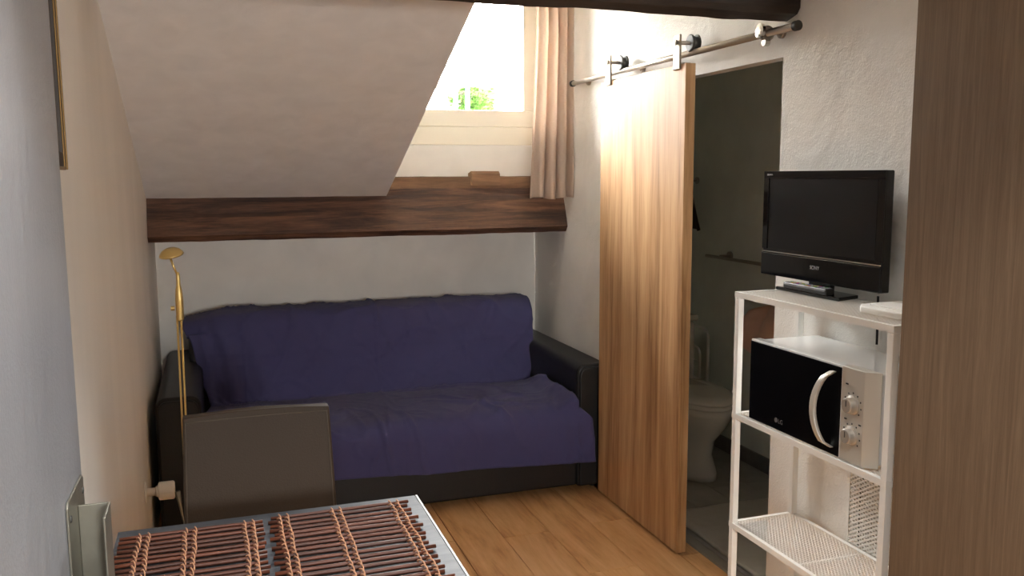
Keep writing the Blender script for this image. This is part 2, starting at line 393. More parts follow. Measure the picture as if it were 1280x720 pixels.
# ------------------------------------------------------------------ old beams
def rough_beam(name, poly, x0, x1, mat, amp, label, nx=60, parent=None, seed=0, sub=6):
    """prism along x with hewn, uneven faces"""
    pts = []
    for i in range(len(poly)):
        a, b = Vector(poly[i]), Vector(poly[(i+1) % len(poly)])
        for k in range(sub): pts.append(a.lerp(b, k/sub))
    n = len(pts); vs = []; cy = sum(p.x for p in pts)/n; cz = sum(p.y for p in pts)/n
    for i in range(nx+1):
        x = x0 + (x1-x0)*i/nx
        for p in pts:
            d = Vector((p.x-cy, p.y-cz)).normalized()
            a = amp*(NZ(x*4+seed, p.x*9, p.y*9) + .5*NZ(x*15, p.x*22, p.y*22+seed) + .5*NZ(x*1.3+seed, 5, 3))
            vs.append((x, p.x+d.x*a, p.y+d.y*a))
    fs = [(i*n+k, i*n+(k+1) % n, (i+1)*n+(k+1) % n, (i+1)*n+k) for i in range(nx) for k in range(n)]
    fs += [tuple(range(n)), tuple(range(nx*n, nx*n+n))]
    m = MB(); m.add(vs, fs)
    o = m.build(name, mat, parent)
    return o
b1 = thing('timber_beam', 'dark brown aged timber beam across the wall above the sofa', 'beam', (.78, 4.6, 1.27))
rough_beam('beam_body', [(4.505, 1.292), (4.53, 1.262), (5.03, 1.262), (5.03, 1.505), (4.595, 1.508)], XL+.001, XR-.001, 'old_beam', .006, None, 90, b1, 1)
rough_beam('ledge_strip', [(4.60, 1.494), (4.655, 1.494), (4.655, 1.572), (4.612, 1.566)], XD+.004, XR-.002, 'old_beam_strip', .003, None, 60, b1, 5, 3)
bl = rough_beam('timber_block', [(4.575, 1.522), (4.654, 1.52), (4.654, 1.588), (4.60, 1.600), (4.578, 1.585)], 1.337, 1.497, 'old_beam_strip', .003, None, 10, None, 9, 3)
tag(bl, 'short weathered wooden block resting on the beam under the window', 'wood block')
b2 = rough_beam('ceiling_beam', [(2.503, 2.118), (2.518, 2.100), (2.574, 2.086), (2.60, 2.10), (2.60, 2.33), (2.503, 2.33)], XL+.001, XR-.004, 'old_beam_top', .004, None, 70, None, 21)
tag(b2, 'blackened old timber beam spanning overhead to the right wall above the rail', 'beam')

# ------------------------------------------------------------------ bathroom behind the doorway
BX = 2.72; BY0, BY1, BZ = 2.2, 4.95, 2.35
struct(MB().box(BX, BX+.1, BY0-.1, BY1+.1, -.1, BZ+.1).build('wall_bathroom_right', 'bath_wall'), 'grey bathroom wall carrying the towel bar', 'wall')
struct(MB().box(XR+.06, BX+.1, BY1, BY1+.1, -.1, BZ+.1).build('wall_bathroom_back', 'bath_wall'), 'grey bathroom end wall behind the toilet', 'wall')
struct(MB().box(XR+.06, BX+.1, BY0-.1, BY0, -.1, BZ+.1).build('wall_bathroom_front', 'bath_wall'), 'grey bathroom wall hidden behind the shelf wall', 'wall')
struct(MB().box(XR+.06, BX+.1, BY0-.1, BY1+.1, BZ, BZ+.1).build('ceiling_bathroom', 'bath_wall'), 'grey bathroom ceiling', 'ceiling')
bf = struct(MB().box(XR+.005, BX, BY0, BY1, -.12, -.008).build('floor_bathroom', 'bath_grout'), 'dark grey tiled bathroom floor', 'floor')
tm = {}
xa = XR+.055
while xa < BX-.02:
    xb = min(xa+.2, BX); ya = BY0 - .3*((round(xa*100)) % 2); 
    while ya < BY1-.02:
        yb_ = min(ya+.6, BY1); y0 = max(ya, BY0)
        if yb_-y0 > .02:
            key = (round(xb-xa, 3), round(yb_-y0, 3))
            if key not in tm:
                tm[key] = MB().box(-key[0]/2+.0015, key[0]/2-.0015, -key[1]/2+.0015, key[1]/2-.0015, -.008, 0).mesh('tile')
            place('tile', tm[key], 'bath_tile', bf, ((xa+xb)/2, (y0+yb_)/2, 0))
        ya += .6
    xa += .2
bb = sempty('baseboard_bathroom', 'dark tiled skirting along the bathroom wall', 'baseboard', (BX, 3.6, 0))
tile = MB().box(-.012, 0, -.148, .148, .001, .083).mesh('tile')
for i in range(9):
    y = BY0+.16+i*.3
    place('tile', tile, 'skirting_tile', bb, (0, y-3.6, 0))
struct(MB().prism([(XR, .0), (XR+.004, .006), (XR+.044, .008), (XR+.052, 0), (XR+.052, -.01), (XR, -.01)], 'y', DO0, DO1).build('trim_1', 'threshold_metal'), 'pale metal threshold strip under the sliding door', 'threshold')

# toilet
TCX, TCY = 2.36, 3.99
t = thing('toilet', 'white ceramic toilet with closed lid on the bathroom floor', 'toilet', (TCX, TCY, 0))
def oval(cx, cy, rx, ryf, ryb, n=32):
    out = []
    for k in range(n):
        a = 2*math.pi*k/n; s_, c_ = math.sin(a), math.cos(a)
        out.append((cx+rx*c_, cy+(ryb if s_ > 0 else ryf)*s_))
    return out
def loft(rings, cap=True):
    m = MB(); n = len(rings[0]); vs = [p for r in rings for p in r]
    fs = [(i*n+k, i*n+(k+1) % n, (i+1)*n+(k+1) % n, (i+1)*n+k) for i in range(len(rings)-1) for k in range(n)]
    if cap: fs += [tuple(range(n)), tuple(range((len(rings)-1)*n, len(rings)*n))]
    return m.add(vs, fs)
rings = []
for z, rx, rf, rb in ((0, .12, .22, .2), (.03, .118, .215, .2), (.12, .10, .17, .2), (.2, .112, .19, .22), (.28, .155, .27, .25), (.36, .182, .32, .27), (.4, .186, .33, .27)):
    rings.append([(x, y, z) for x, y in oval(TCX, TCY, rx, rf, rb)])
loft(rings).build('bowl', 'porcelain', t, 0, True)
loft([[(x, y, z) for x, y in oval(TCX, TCY, .19+d, .335+d, .24)] for z, d in ((.402, -.004), (.408, 0), (.420, 0), (.426, -.004))]).build('seat', 'porcelain', t, 0, True)
loft([[(x, y, z) for x, y in oval(TCX, TCY, .19+d, .335+d, .24)] for z, d in ((.428, -.004), (.434, .001), (.446, -.002), (.456, -.03), (.46, -.08))]).build('lid', 'porcelain', t, 0, True)
MB().box(TCX-.18, TCX+.18, TCY+.25, TCY+.43, .38, .76).build('tank', 'porcelain', t, .025, seg=3)
MB().box(TCX-.19, TCX+.19, TCY+.24, TCY+.44, .762, .795).build('tank_lid', 'porcelain', t, .01)
MB().lathe([(.022, 0), (.02, .012)], (TCX, TCY+.34, .795)).build('flush_button', 'chrome', t)
# towel bar
t = thing('towel_bar', 'thin dark metal towel bar on the grey bathroom wall', 'towel bar', (2.65, 4.0, 1.117))
MB().tube([(2.65, 3.70, 1.117), (2.65, 4.33, 1.117)], .009).build('bar', 'steel', t, 0, True)
for y in (3.74, 4.19):
    MB().tube([(2.65, y, 1.125), (BX, y, 1.125)], .007).build('bracket', 'steel', t, 0, True)
    MB().lathe([(.024, 0), (.024, .012)], (BX-.012, y, 1.125), 'x').build('rosette', 'steel', t)
# white tubular rack beside the toilet
t = thing('drying_rack', 'white tubular folding rack behind the toilet', 'rack', (2.6, 4.43, 0))
def yz(x, pts): return [(x, a, b) for a, b in pts]
out = [(4.21, .0), (4.21, .66)] + arc(4.26, .66, .05, 180, 90, 6) + [(4.6, .71)] + arc(4.6, .66, .05, 90, 0, 6) + [(4.65, 0)]
MB().tube(yz(2.60, out), .0095, 8).build('outer_frame', 'white_metal', t, 0, True)
inn = [(4.245, .0), (4.245, .56)] + arc(4.285, .56, .04, 180, 90, 6) + [(4.57, .64), (4.62, .58), (4.62, 0)]
MB().tube(yz(2.57, inn), .008, 8).build('inner_frame', 'white_metal', t, 0, True)
for z in (.3, .42, .52):
    MB().tube([(2.57, 4.245, z), (2.57, 4.62, z+.02)], .006, 8).build('crossbar', 'white_metal', t, 0, True)
# towel, garment, bath mat
def drape(name, mat, fn, nu, nv, label, cat, solid=.012):
    o = MB().grid(fn, nu, nv).build(name, mat, None, 0, True, solid=solid); return tag(o, label, cat)
def towel(u, v):
    # wide bundle hung from a low point; its left tip droops
    y = 3.90 - .42*u; zt = .80 + .13*math.sin(min(1, u*1.4)*math.pi/2); zb = .78 - .15*math.sin(min(1, u*2.2)*math.pi/2)
    z = zt + (zb-zt)*v
    return (2.60 + .03*math.sin(u*13+v*3) + .02*NZ(u*6, v*6) - .05*math.sin(v*math.pi), y, z)
drape('hand_towel', 'pink_towel', towel, 26, 18, 'crumpled dusty pink towel hanging low on the bathroom wall', 'towel', .02)
MB().box(2.60, BX, 3.60, 3.63, .86, .885).build('towel_peg', 'steel')
tag(bpy.data.objects['towel_peg'], 'small metal peg holding the pink towel', 'peg')
def garment(u, v):
    half = .06 + .11*v
    return (2.63 + .03*math.sin(u*16)*v - .03*math.sin(u*math.pi), 4.56 - half + 2*half*u, 1.53 - .255*v - .02*math.cos(u*math.pi*2)*v)
drape('hanging_cloth', 'dark_cloth', garment, 30, 16, 'dark brown cloth hanging on the bathroom wall beyond the door', 'cloth', .015)
t = thing('coat_hook', 'small steel hook holding the dark cloth in the bathroom', 'hook', (BX, 4.56, 1.53))
MB().lathe([(.02, 0), (.02, .008)], (BX-.008, 4.56, 1.54), 'x').build('rosette', 'steel', t)
MB().tube([(BX-.004, 4.56, 1.54), (2.66, 4.56, 1.535), (2.635, 4.56, 1.54), (2.625, 4.56, 1.56)], .005, 8).build('prong', 'steel', t, 0, True)
def matf(u, v):
    return (1.945 + .56*u + .006*NZ(v*5, 3), 2.75 + .70*v + .01*NZ(u*5, 9), .012 + .004*NZ(u*14, v*18))
drape('bath_mat', 'bath_mat_fabric', matf, 40, 50, 'pale fluffy bath mat spread behind the doorway threshold', 'mat', .014)

# ------------------------------------------------------------------ sliding door and its rail
d = sempty('door_1', 'light oak sliding barn door hanging half open on a steel rail', 'door', (1.78, 3.44, 0))
DX0, DX1, DY0, DY1 = 1.758, 1.802, 3.052, 3.836
MB().box(DX0, DX1, DY0, DY1, .012, 2.004).build('door_panel', 'door_oak', d, .002)
RX, RZ = 1.826, 2.054
for y in (3.115, 3.745):
    h = MB().box(DX0-.008, DX0+.0005, y-.026, y+.026, 1.985, 2.118).build('hanger_strap', 'strap_steel', d, .002)
    MB().lathe([(.0, 0), (.011, .001), (.011, .007), (.006, .009)], (DX0-.017, y, 2.0885), 'x', 12).build('bolt', 'steel', h)
    MB().tube([(DX0, y, 2.0885), (RX+.014, y, 2.0885)], .008, 10).build('axle', 'steel', h, 0, True)
    MB().lathe([(.030, 0), (.034, .003), (.033, .008), (.024, .012), (.022, .018), (.024, .024), (.033, .028), (.034, .033), (.030, .036)], (RX-.018, y, 2.0895), 'x', 28).build('roller', 'dark_rubber', h, 0, False)
    MB().box(DX0+.006, DX1-.004, y-.03, y+.03, 2.004, 2.010).build('anti_jump_plate', 'steel', h)
r = thing('sliding_rail', 'round stainless steel rail on the wall above the bathroom doorway', 'rail', (RX, 3.4, RZ))
MB().tube([(RX, 2.475, RZ), (RX, 4.33, RZ)], .0125, 20).build('bar', 'steel', r, 0, True)
for y0, y1 in ((2.455, 2.477), (4.328, 4.35)):
    MB().lathe([(.014, 0), (.0165, .002), (.0165, y1-y0-.002), (.014, y1-y0)], (RX, y0, RZ), 'y', 20).build('end_cap', 'dark_rubber', r, 0, False)
for y in (2.60, 3.62, 4.22):
    MB().tube([(RX, y, RZ), (XR, y, RZ)], .0085, 12).build('wall_stud', 'steel', r, 0, True)
    MB().lathe([(.018, 0), (.02, .003), (.02, .012)], (XR-.012, y, RZ), 'x', 20).build('rosette', 'steel', r)
st = MB().lathe([(.021, 0), (.026, .002), (.026, .018), (.021, .02)], (RX, 2.62, RZ), 'y', 24).build('stop_collar', 'steel', r)
MB().lathe([(.014, 0), (.024, .003), (.024, .014), (.019, .016)], (RX-.034, 2.63, RZ+.008), 'x', 24).build('bumper', 'chrome', st)
MB().lathe([(.013, 0), (.013, .02)], (RX-.012, 2.63, RZ-.03), 'x', 20).build('bumper', 'chrome', st)

# ------------------------------------------------------------------ sofa
s = thing('sofa', 'black leather two arm sofa under the navy throw', 'sofa', (.79, 4.4, 0))
def arm(x0, x1):
    prof = [(x0+.004, .02), (x1-.004, .02), (x1, .05), (x1+.0, .58)] + arc(x1-.045, .60, .045, 0, 90, 5) + arc(x0+.045, .60, .045, 90, 180, 5) + [(x0, .05)]
    a = MB().prism(prof, 'y', 3.885, 5.0).build('armrest', 'black_leather', s, .018, seg=3)
    cx = (x0+x1)/2
    p2 = [(cx+(x-cx)*.9, z if z > .3 else z+.012) for x, z in prof]
    p2 = [(x, z-.012 if z > .3 else z) for x, z in p2]
    MB().prism(p2, 'y', 3.868, 3.888).build('front_panel', 'black_leather', a, .008, seg=2)
    return a
arm(-.272, -.085); arm(1.664, 1.852)
MB().box(-.09, 1.668, 3.885, 4.95, .03, .25).build('base', 'black_leather', s, .015)
MB().box(-.084, 1.663, 3.855, 4.62, .255, .418).build('seat_cushion', 'black_leather', s, .05, seg=4)
MB().prism([(4.56, .26), (4.66, .80), (4.72, .845), (4.86, .845), (4.93, .78), (4.97, .26)], 'x', -.15, 1.69).build('backrest', 'black_leather', s, .03, seg=3)
for x in (-.2, 1.78):
    for y in (3.95, 4.9):
        MB().lathe([(.02, 0), (.024, .03)], (x, y, 0)).build('foot', 'matte_black', s)

# navy throw: one sheet over the back, the seat and the front edge
P = [(4.985, .62), (4.975, .76), (4.93, .842), (4.865, .872), (4.72, .874), (4.66, .848), (4.628, .79), (4.585, .60), (4.535, .47), (4.515, .437), (4.49, .432),
     (4.35, .446), (4.1, .452), (3.93, .447), (3.868, .427), (3.835, .38), (3.828, .32), (3.826, .222)]
L = [0]
for a, b in zip(P, P[1:]): L.append(L[-1]+math.hypot(a[0]-b[0], a[1]-b[1]))
def prof(t):
    t = max(0, min(L[-1], t))
    for i in range(len(P)-1):
        if t <= L[i+1]:
            k = (t-L[i])/(L[i+1]-L[i])
            # smooth interpolation
            p0, p1, p2, p3 = P[max(i-1, 0)], P[i], P[i+1], P[min(i+2, len(P)-1)]
            f = lambda a, b, c, e: b+.5*k*(c-a+k*(2*a-5*b+4*c-e+k*(3*(b-c)+e-a)))
            return f(p0[0], p1[0], p2[0], p3[0]), f(p0[1], p1[1], p2[1], p3[1])
    return P[-1]
LT = L[-1]; LC = L[9]; LTOP = L[4]
def lerp_tab(t, tab):
    for (a, x), (b, y) in zip(tab, tab[1:]):
        if t <= b: return x+(y-x)*max(0, (t-a))/(b-a)
    return tab[-1][1]
def ridge(d, wd): return math.exp(-(d/wd)**2)
def throw(u, v):
    t = v*LT
    xl = lerp_tab(t, [(0, -.15), (L[3], -.165), (L[5], -.172), (L[7], -.10), (LC, -.055), (L[11], -.08), (LT, -.07)])
    xr = lerp_tab(t, [(0, 1.68), (L[3], 1.69), (L[5], 1.702), (L[7], 1.69), (LC, 1.640), (L[11], 1.645), (L[13], 1.652), (L[14], 1.66), (L[15], 1.715), (LT, 1.735)])
    xl += .012*NZ(t*7, 2); xr += .010*NZ(t*8, 11)
    x = xl+(xr-xl)*u
    y, z = prof(t); y2, z2 = prof(t+.004); y1, z1 = prof(t-.004)
    ty, tz = y2-y1, z2-z1; ln = math.hypot(ty, tz) or 1
    ny, nz = -tz/ln*-1, ty/ln*-1
    ny, nz = (tz/ln, -ty/ln)
    # offset outwards (up / to the front)
    d_ = .004
    d_ += .005*NZ(x*3.1, t*4.2) + .003*NZ(x*9, t*8, 4)
    def rid(a, b, c, pw=7): return max(0, 1-abs(NZ(a, b, c))*2.2)**pw
    wx, wt = x+.05*NZ(x*5, t*5, 2), t+.05*NZ(x*5, t*5, 7)
    m1 = max(0, .35+NZ(x*2.2, t*2.2, 31)); m2 = max(0, .35+NZ(x*2.2, t*2.2, 47))
    d_ += .022*m1*rid((wx+wt)*2.6, (wx-wt)*1.1, 3, 16) + .022*m2*rid((wx-wt*.8)*2.8, (wx+wt)*.9, 13, 16) + .005*rid(wx*7, wt*6, 23, 5)
    back = t < LC
    d_ += .006*ridge(x-.80, .006) + .004*ridge(x-.12, .006)
    if back:
        d_ += .006*ridge(t-(LTOP+.245)-.02*NZ(x*2, 1), .006)
        kk = max(0, min(1, (t-L[4])/.12))
        for x0, sl, wd, am in ((-.02, .22, .030, .022), (-.10, .16, .022, .018), (.10, .32, .026, .010)):
            d_ += am*kk*ridge(x-x0-sl*(t-L[5])-.03*NZ(t*5, x0*9), wd)
        if L[1] < t < L[6]:
            d_ += .010*ridge(x-.37, .015) + .012*ridge(x-.81, .012) - .008*ridge(x-.835, .01) + .006*ridge(x-1.12, .04)
            d_ -= .05*max(0, 1-(x+.17)/.22)**2*ridge(t-L[4], .16)
    else:
        k = min(1, max(0, (t-L[10])/.15))
        # creases fanning out on the right half of the seat
        dxs, dts = x-1.20, t-L[12]-.06
        rr_ = math.hypot(dxs, dts); an = math.atan2(dts, dxs)
        for a0, am in ((-2.6, .018), (-.5, .018), (1.1, .022), (2.1, .018), (.35, .015)):
            da = (an-a0+math.pi) % (2*math.pi)-math.pi
            d_ += am*k*math.exp(-(da*max(rr_, .03)/.018)**2)*math.exp(-(rr_/.22)**2)
        for x0, sl, am in ((.66, .12, .016), (.76, .3, .014), (.40, .1, .012)):
            d_ += am*k*ridge(x-x0-sl*(t-L[12])-.03*NZ(t*7, x0*9), .014)*ridge(t-L[14], .22)
        if t > L[14]: d_ += .010*(t-L[14])/.2*math.sin(x*9+1.5*NZ(x*2, 4))
        d_ += .045*k*ridge(x-xr, .06)*(1 if t < L[14] else .35)
    dz = 0
    if t > L[15]:
        dz = -.05*((x-.5)/1.2)*(t-L[15])/(LT-L[15])*(1 if x > .5 else .3)
    if t < L[6]: dz -= .035*max(0, 1-(x+.175)/.24)**2*min(1, t/L[2])
    d_ = max(d_, .0015)
    return (x, y+ny*d_*1.0, z+nz*d_+dz)
def throw_n(u, v):
    return throw(u, v)
th = MB().grid(throw_n, 230, 170).build('sofa_throw', 'navy_throw', None, 0, True, solid=.004)
tag(th, 'creased navy blue cotton throw spread over the sofa back and seat', 'throw')

# ------------------------------------------------------------------ curtain
def curtain(u, v):
    z = 2.62 - (2.62-1.452)*v
    x0 = 1.668 - .04*max(0, v-.25)/.75; x1 = 1.862
    k = u
    fold = math.sin(k*2*math.pi*3.6 + .5)
    amp = .026*(.75+.25*v)*(1 if k > .12 else k/.12)
    yy = 4.43 + fold*amp + (.03*(1-k/.35)**2 if k < .35 else 0)
    x = x0+(x1-x0)*(k + .045*math.sin(k*2*math.pi*3.6+1.9)*(1-k)*k*4)
    cr = .008*ridge(z-1.72-.35*(x-1.68), .012) if k < .3 else 0
    return (x, yy-cr+.004*NZ(k*7, v*8), z + .006*math.sin(k*9)*v)
cu = MB().grid(curtain, 110, 60).build('curtain', 'pink_curtain', None, 0, True, solid=.002)
tag(cu, 'dusty pink curtain gathered beside the dormer window', 'curtain')
t = thing('curtain_rod', 'thin white curtain rod across the dormer above the view', 'curtain rod', (1.37, 4.43, 2.63))
MB().tube([(XD, 4.43, 2.635), (XR, 4.43, 2.635)], .008).build('rod', 'white_metal', t, 0, True)
for x in (XD+.004, XR-.004):
    MB().lathe([(.02, -.004), (.02, .004)], (x, 4.43, 2.635), 'x').build('socket', 'white_metal', t)

# ------------------------------------------------------------------ floor lamp
lx, ly = -.150, 3.6
t = thing('floor_lamp', 'slender brass reading lamp standing by the left sofa arm', 'lamp', (lx, ly, 0))
MB().lathe([(.115, 0), (.115, .012), (.10, .02), (.02, .026), (.012, .03)], (lx, ly, 0), 'z', 40).build('base', 'brass', t, 0, False)
MB().tube([(lx-.006, ly, .02), (lx-.001, ly, 1.04)], .0042, 10).build('pole', 'brass', t, 0, True)
MB().tube([(lx+.008, ly, .02), (lx+.013, ly, 1.04)], .0042, 10).build('pole', 'brass', t, 0, True)
cl = MB().lathe([(.006, 1.018), (.014, 1.025), (.015, 1.10), (.012, 1.14), (.008, 1.16), (.007, 1.20), (.004, 1.21)], (lx+.010, ly, 0), 'z', 16).build('dimmer_sleeve', 'brass', t, 0, False)
MB().lathe([(.009, 0), (.009, .014)], (lx-.022, ly-.004, 1.07), 'x', 12).build('knob', 'brass', cl)
MB().tube([(lx+.008, ly, 1.20), (lx-.004, ly, 1.232), (lx-.016, ly, 1.275)], .0042, 10).build('arm', 'brass', t, 0, True)
hd = MB(); hn = 28; hv = []
for i, (rr, hh) in enumerate([(.001, .022), (.02, .020), (.034, .012), (.044, 0), (.046, -.006), (.042, -.004), (.03, .006), (.001, .014)]):
    for k in range(hn):
        a = 2*math.pi*k/hn
        p = Vector((rr*math.cos(a), rr*math.sin(a), hh)); p.rotate(Matrix.Rotation(math.radians(-9), 3, 'Y')); p.rotate(Matrix.Rotation(math.radians(14), 3, 'X'))
        hv.append((lx-.010+p.x, ly+p.y, 1.283+p.z))
hd.add(hv, [(i*hn+k, i*hn+(k+1) % hn, (i+1)*hn+(k+1) % hn, (i+1)*hn+k) for i in range(7) for k in range(hn)])
hd.build('lamp_head', 'brass', t, 0, True)
MB().lathe([(.007, -.006), (.008, .004)], (lx-.016, ly, 1.277), 'z', 10).build('swivel', 'matte_black', t)

# ------------------------------------------------------------------ dining chair
t = thing('dining_chair', 'brown leather dining chair tucked behind the table', 'chair', (.09, 2.28, 0))
def chairback():
    m = MB()
    def f(sgn):
        return lambda u, v: None
    rows = []
    for j in range(13):
        v = j/12; z = .44+.495*v; hw = .208-.013*v; yc = 2.405+.05*v+.015*v*v
        th_ = .017+.004*math.sin(v*math.pi)
        ring = []
        for (sx, sy) in [(-1, -1), (-.985, -1.25), (-.5, -1.35), (0, -1.4), (.5, -1.35), (.985, -1.25), (1, -1), (1, 1), (.985, 1.1), (0, 1.1), (-.985, 1.1), (-1, 1)]:
            bow = .012*(1-sx*sx)
            ring.append((.091+sx*hw, yc+sy*th_+bow, z - (.006*abs(sx)**6 if j == 12 else 0)))
        rows.append(ring)
    return loft(rows)
cbk = chairback().build('backrest', 'brown_leather', t, .006, True, seg=3)
# piping seam round the backrest
def seam_pt(sx, v):
    hw = (.208-.013*v)*.96
    return (.091+sx*hw, 2.405+.05*v+.015*v*v-1.32*(.017+.004*math.sin(v*math.pi))+.012*(1-sx*sx*.92)-.001, .44+.495*v)
seam = [seam_pt(-1, v/10*.965) for v in range(1, 11)] + [seam_pt(q/5, .965) for q in range(-4, 5)] + [seam_pt(1, v/10*.965) for v in range(10, 0, -1)]
MB().tube(seam, .0016, 6).build('seam', 'stitching', cbk, 0, True)
MB().prism([(-.115, 2.02), (.297, 2.02), (.300, 2.42), (-.118, 2.42)], 'z', .415, .47).build('seat', 'brown_leather', t, .02, seg=3)
for x, y, dx, dy in ((-.09, 2.05, -.01, -.01), (.272, 2.05, .01, -.01), (-.09, 2.40, -.01, .05), (.272, 2.40, .01, .05)):
    MB().tube([(x, y, .416), (x+dx, y+dy, 0)], [.019, .014], 10).build('leg', 'brown_leather', t, 0, True)

# ------------------------------------------------------------------ table
TX0, TX1, TY0, TY1, TZ = -.246, .470, 1.08, 2.152, .75
t = thing('dining_table', 'dark grey glossy wooden table fixed beside the steel bracket', 'table', (.11, 1.6, 0))
MB().box(TX0, TX1-.006, TY0, TY1, TZ-.032, TZ).build('tabletop', 'table_dark', t, .002)
MB().box(TX1-.006, TX1, TY0, TY1, TZ-.032, TZ+.0005).build('edge_band', 'table_edge', t, .001)
for x in (TX0+.05, TX1-.05):
    for y in (TY0+.06, TY1-.06):
        MB().box(x-.022, x+.022, y-.022, y+.022, 0, TZ-.0325).build('leg', 'table_dark', t, .003)
for y in (TY1-.07, TY0+.05): MB().box(TX0+.05, TX1-.05, y, y+.02, TZ-.11, TZ-.0325).build('apron', 'table_dark', t)

# placemats of rattan sticks
def stick_mesh(ln, sd):
    pts = []; rr = []
    for i in range(9):
        u = i/8-.5
        pts.append((u*ln, .0030*NZ(u*3.1, sd*3.1), .0008*NZ(u*5, sd*1.7+9))); rr.append(.0044*(1+.22*NZ(u*9, sd*2.3)))
    return MB().tube(pts, rr, 7).mesh('stick')
def placemat(label, x0, x1, y1, n, twx, sd, jag):
    cx = (x0+x1)/2; pitch = .0258
    t = thing('placemat', label, 'placemat', (cx, y1-n*pitch/2, TZ))
    ms = [stick_mesh(x1-x0, sd*10+k) for k in range(9)]
    random.seed(sd)
    ys = []
    for i in range(n):
        y = y1 - i*pitch + random.uniform(-.003, .003); ys.append(y)
        o = place('stick', ms[(i*5) % 9], 'rattan', t, (random.uniform(-jag, jag), y-org(t).y, .0078), 0, True)
        o.rotation_euler = (random.choice((0, math.pi)), 0, random.uniform(-.007, .007))
    for tx in twx:
        for off in (-.0095, .0095):
            m = MB()
            for sgn in (1, -1):
                pts = []
                for i in range(n):
                    for f in (0, .17, .34, .5, .67, .84):
                        y = ys[i] - f*pitch
                        ph = (i+f)*math.pi
                        pts.append((tx+off+.0045*math.sin(ph)*sgn + .004*NZ(y*14, tx*50+off*300), y, TZ+.0090+.0068*math.cos(ph)*sgn))
                m.tube(pts, .0018, 5)
            m.build('twine', 'twine', t, 0, True)
    return t
placemat('reddish brown rattan stick placemat lying against the steel bracket', -.236, .078, 2.085, 36, (-.185, -.085, .045), 3, .003)
placemat('reddish brown rattan stick placemat along the pale table edge', .094, .430, 2.094, 36, (.125, .25, .395), 5, .008)

# ------------------------------------------------------------------ steel bracket on the near wall
t = thing('wall_bracket', 'galvanised steel angle bracket screwed to the wall beside the table', 'bracket', (XN, 1.6, .6))
MB().prism([(1.535, .45), (1.712, .45), (1.712, 1.032), (1.70, 1.040), (1.545, 1.044), (1.535, 1.036)], 'x', XN+.0005, XN+.0045).build('plate', 'galvanised', t, .001)
MB().box(XN+.0045, -.196, 1.632, 1.636, .45, 1.006).build('web', 'galvanised', t, .0012)
MB().box(-.200, -.196, 1.556, 1.632, .45, 1.006).build('flange', 'galvanised', t, .0012)
for y, z in ((1.695, 1.012), (1.552, 1.012), (1.695, .7), (1.552, .7)):
    MB().lathe([(.006, 0), (.0055, .002), (.002, .0025)], (XN+.0045, y, z), 'x', 12).build('screw', 'dark_rubber', t)

# ------------------------------------------------------------------ picture frame
t = thing('picture_frame', 'narrow gilt and dark picture frame on the cream wall', 'picture', (XL, 2.0, 1.6))
fy0, fy1, fz0, fz1 = 1.75, 2.045, 1.592, 2.15
def moulding(a0, a1, b0, b1): return MB().box(XL+.001, XL+.024, a0, a1, b0, b1)
mo = MB().box(XL+.001, XL+.018, fy1-.035, fy1, fz0, fz1).box(XL+.001, XL+.018, fy0, fy0+.035, fz0, fz1).box(XL+.001, XL+.018, fy0+.035, fy1-.035, fz0, fz0+.035).box(XL+.001, XL+.018, fy0+.035, fy1-.035, fz1-.035, fz1)
mo.build('moulding', 'frame_dark', t, .002)
for a, b in ((fy1-.037, fy1-.029), (fy1-.006, fy1+.001)):
    MB().box(XL+.0175, XL+.0205, a, b, fz0, fz1).build('gilt_edge', 'gold_frame', t, .001)
MB().box(XL+.0175, XL+.0205, fy0+.03, fy1-.03, fz0-.001, fz0+.006).build('gilt_edge', 'gold_frame', t, .001)
MB().box(XL+.004, XL+.010, fy0+.03, fy1-.03, fz0+.03, fz1-.03).build('print', 'picture_print', t)

# ------------------------------------------------------------------ thermostat valve on the left wall
vy, vz = 3.57, .352
t = thing('radiator_valve', 'white thermostatic radiator knob on the cream wall before the sofa', 'valve', (XL, vy, vz))
MB().lathe([(.042, 0), (.042, .004), (.03, .009)], (XL+.0005, vy, vz), 'x', 24).build('escutcheon', 'white_plastic', t)
MB().lathe([(.016, 0), (.016, .03), (.022, .034), (.022, .042)], (XL+.009, vy, vz), 'x', 20).build('stem', 'white_plastic', t)
kb = MB()
prf = [(.030, 0), (.036, .004), (.036, .054), (.032, .060)]
kb.lathe(prf, (XL+.05, vy, vz), 'x', 24); kb.build('knob', 'white_plastic', t, .002)
MB().tube([(XL+.05, vy-.037, vz+.005), (XL+.108, vy-.037, vz+.005)], .002, 6).build('grip_rib', 'white_plastic', t)
MB().tube([(XL+.118, vy, vz-.01), (XL+.126, vy, vz-.06), (XL+.14, vy, vz-.16), (XL+.15, vy, .03), (XL+.15, vy, 0)], [.012, .007, .003, .003, .003], 8).build('capillary_cord', 'galvanised', t, 0, True)

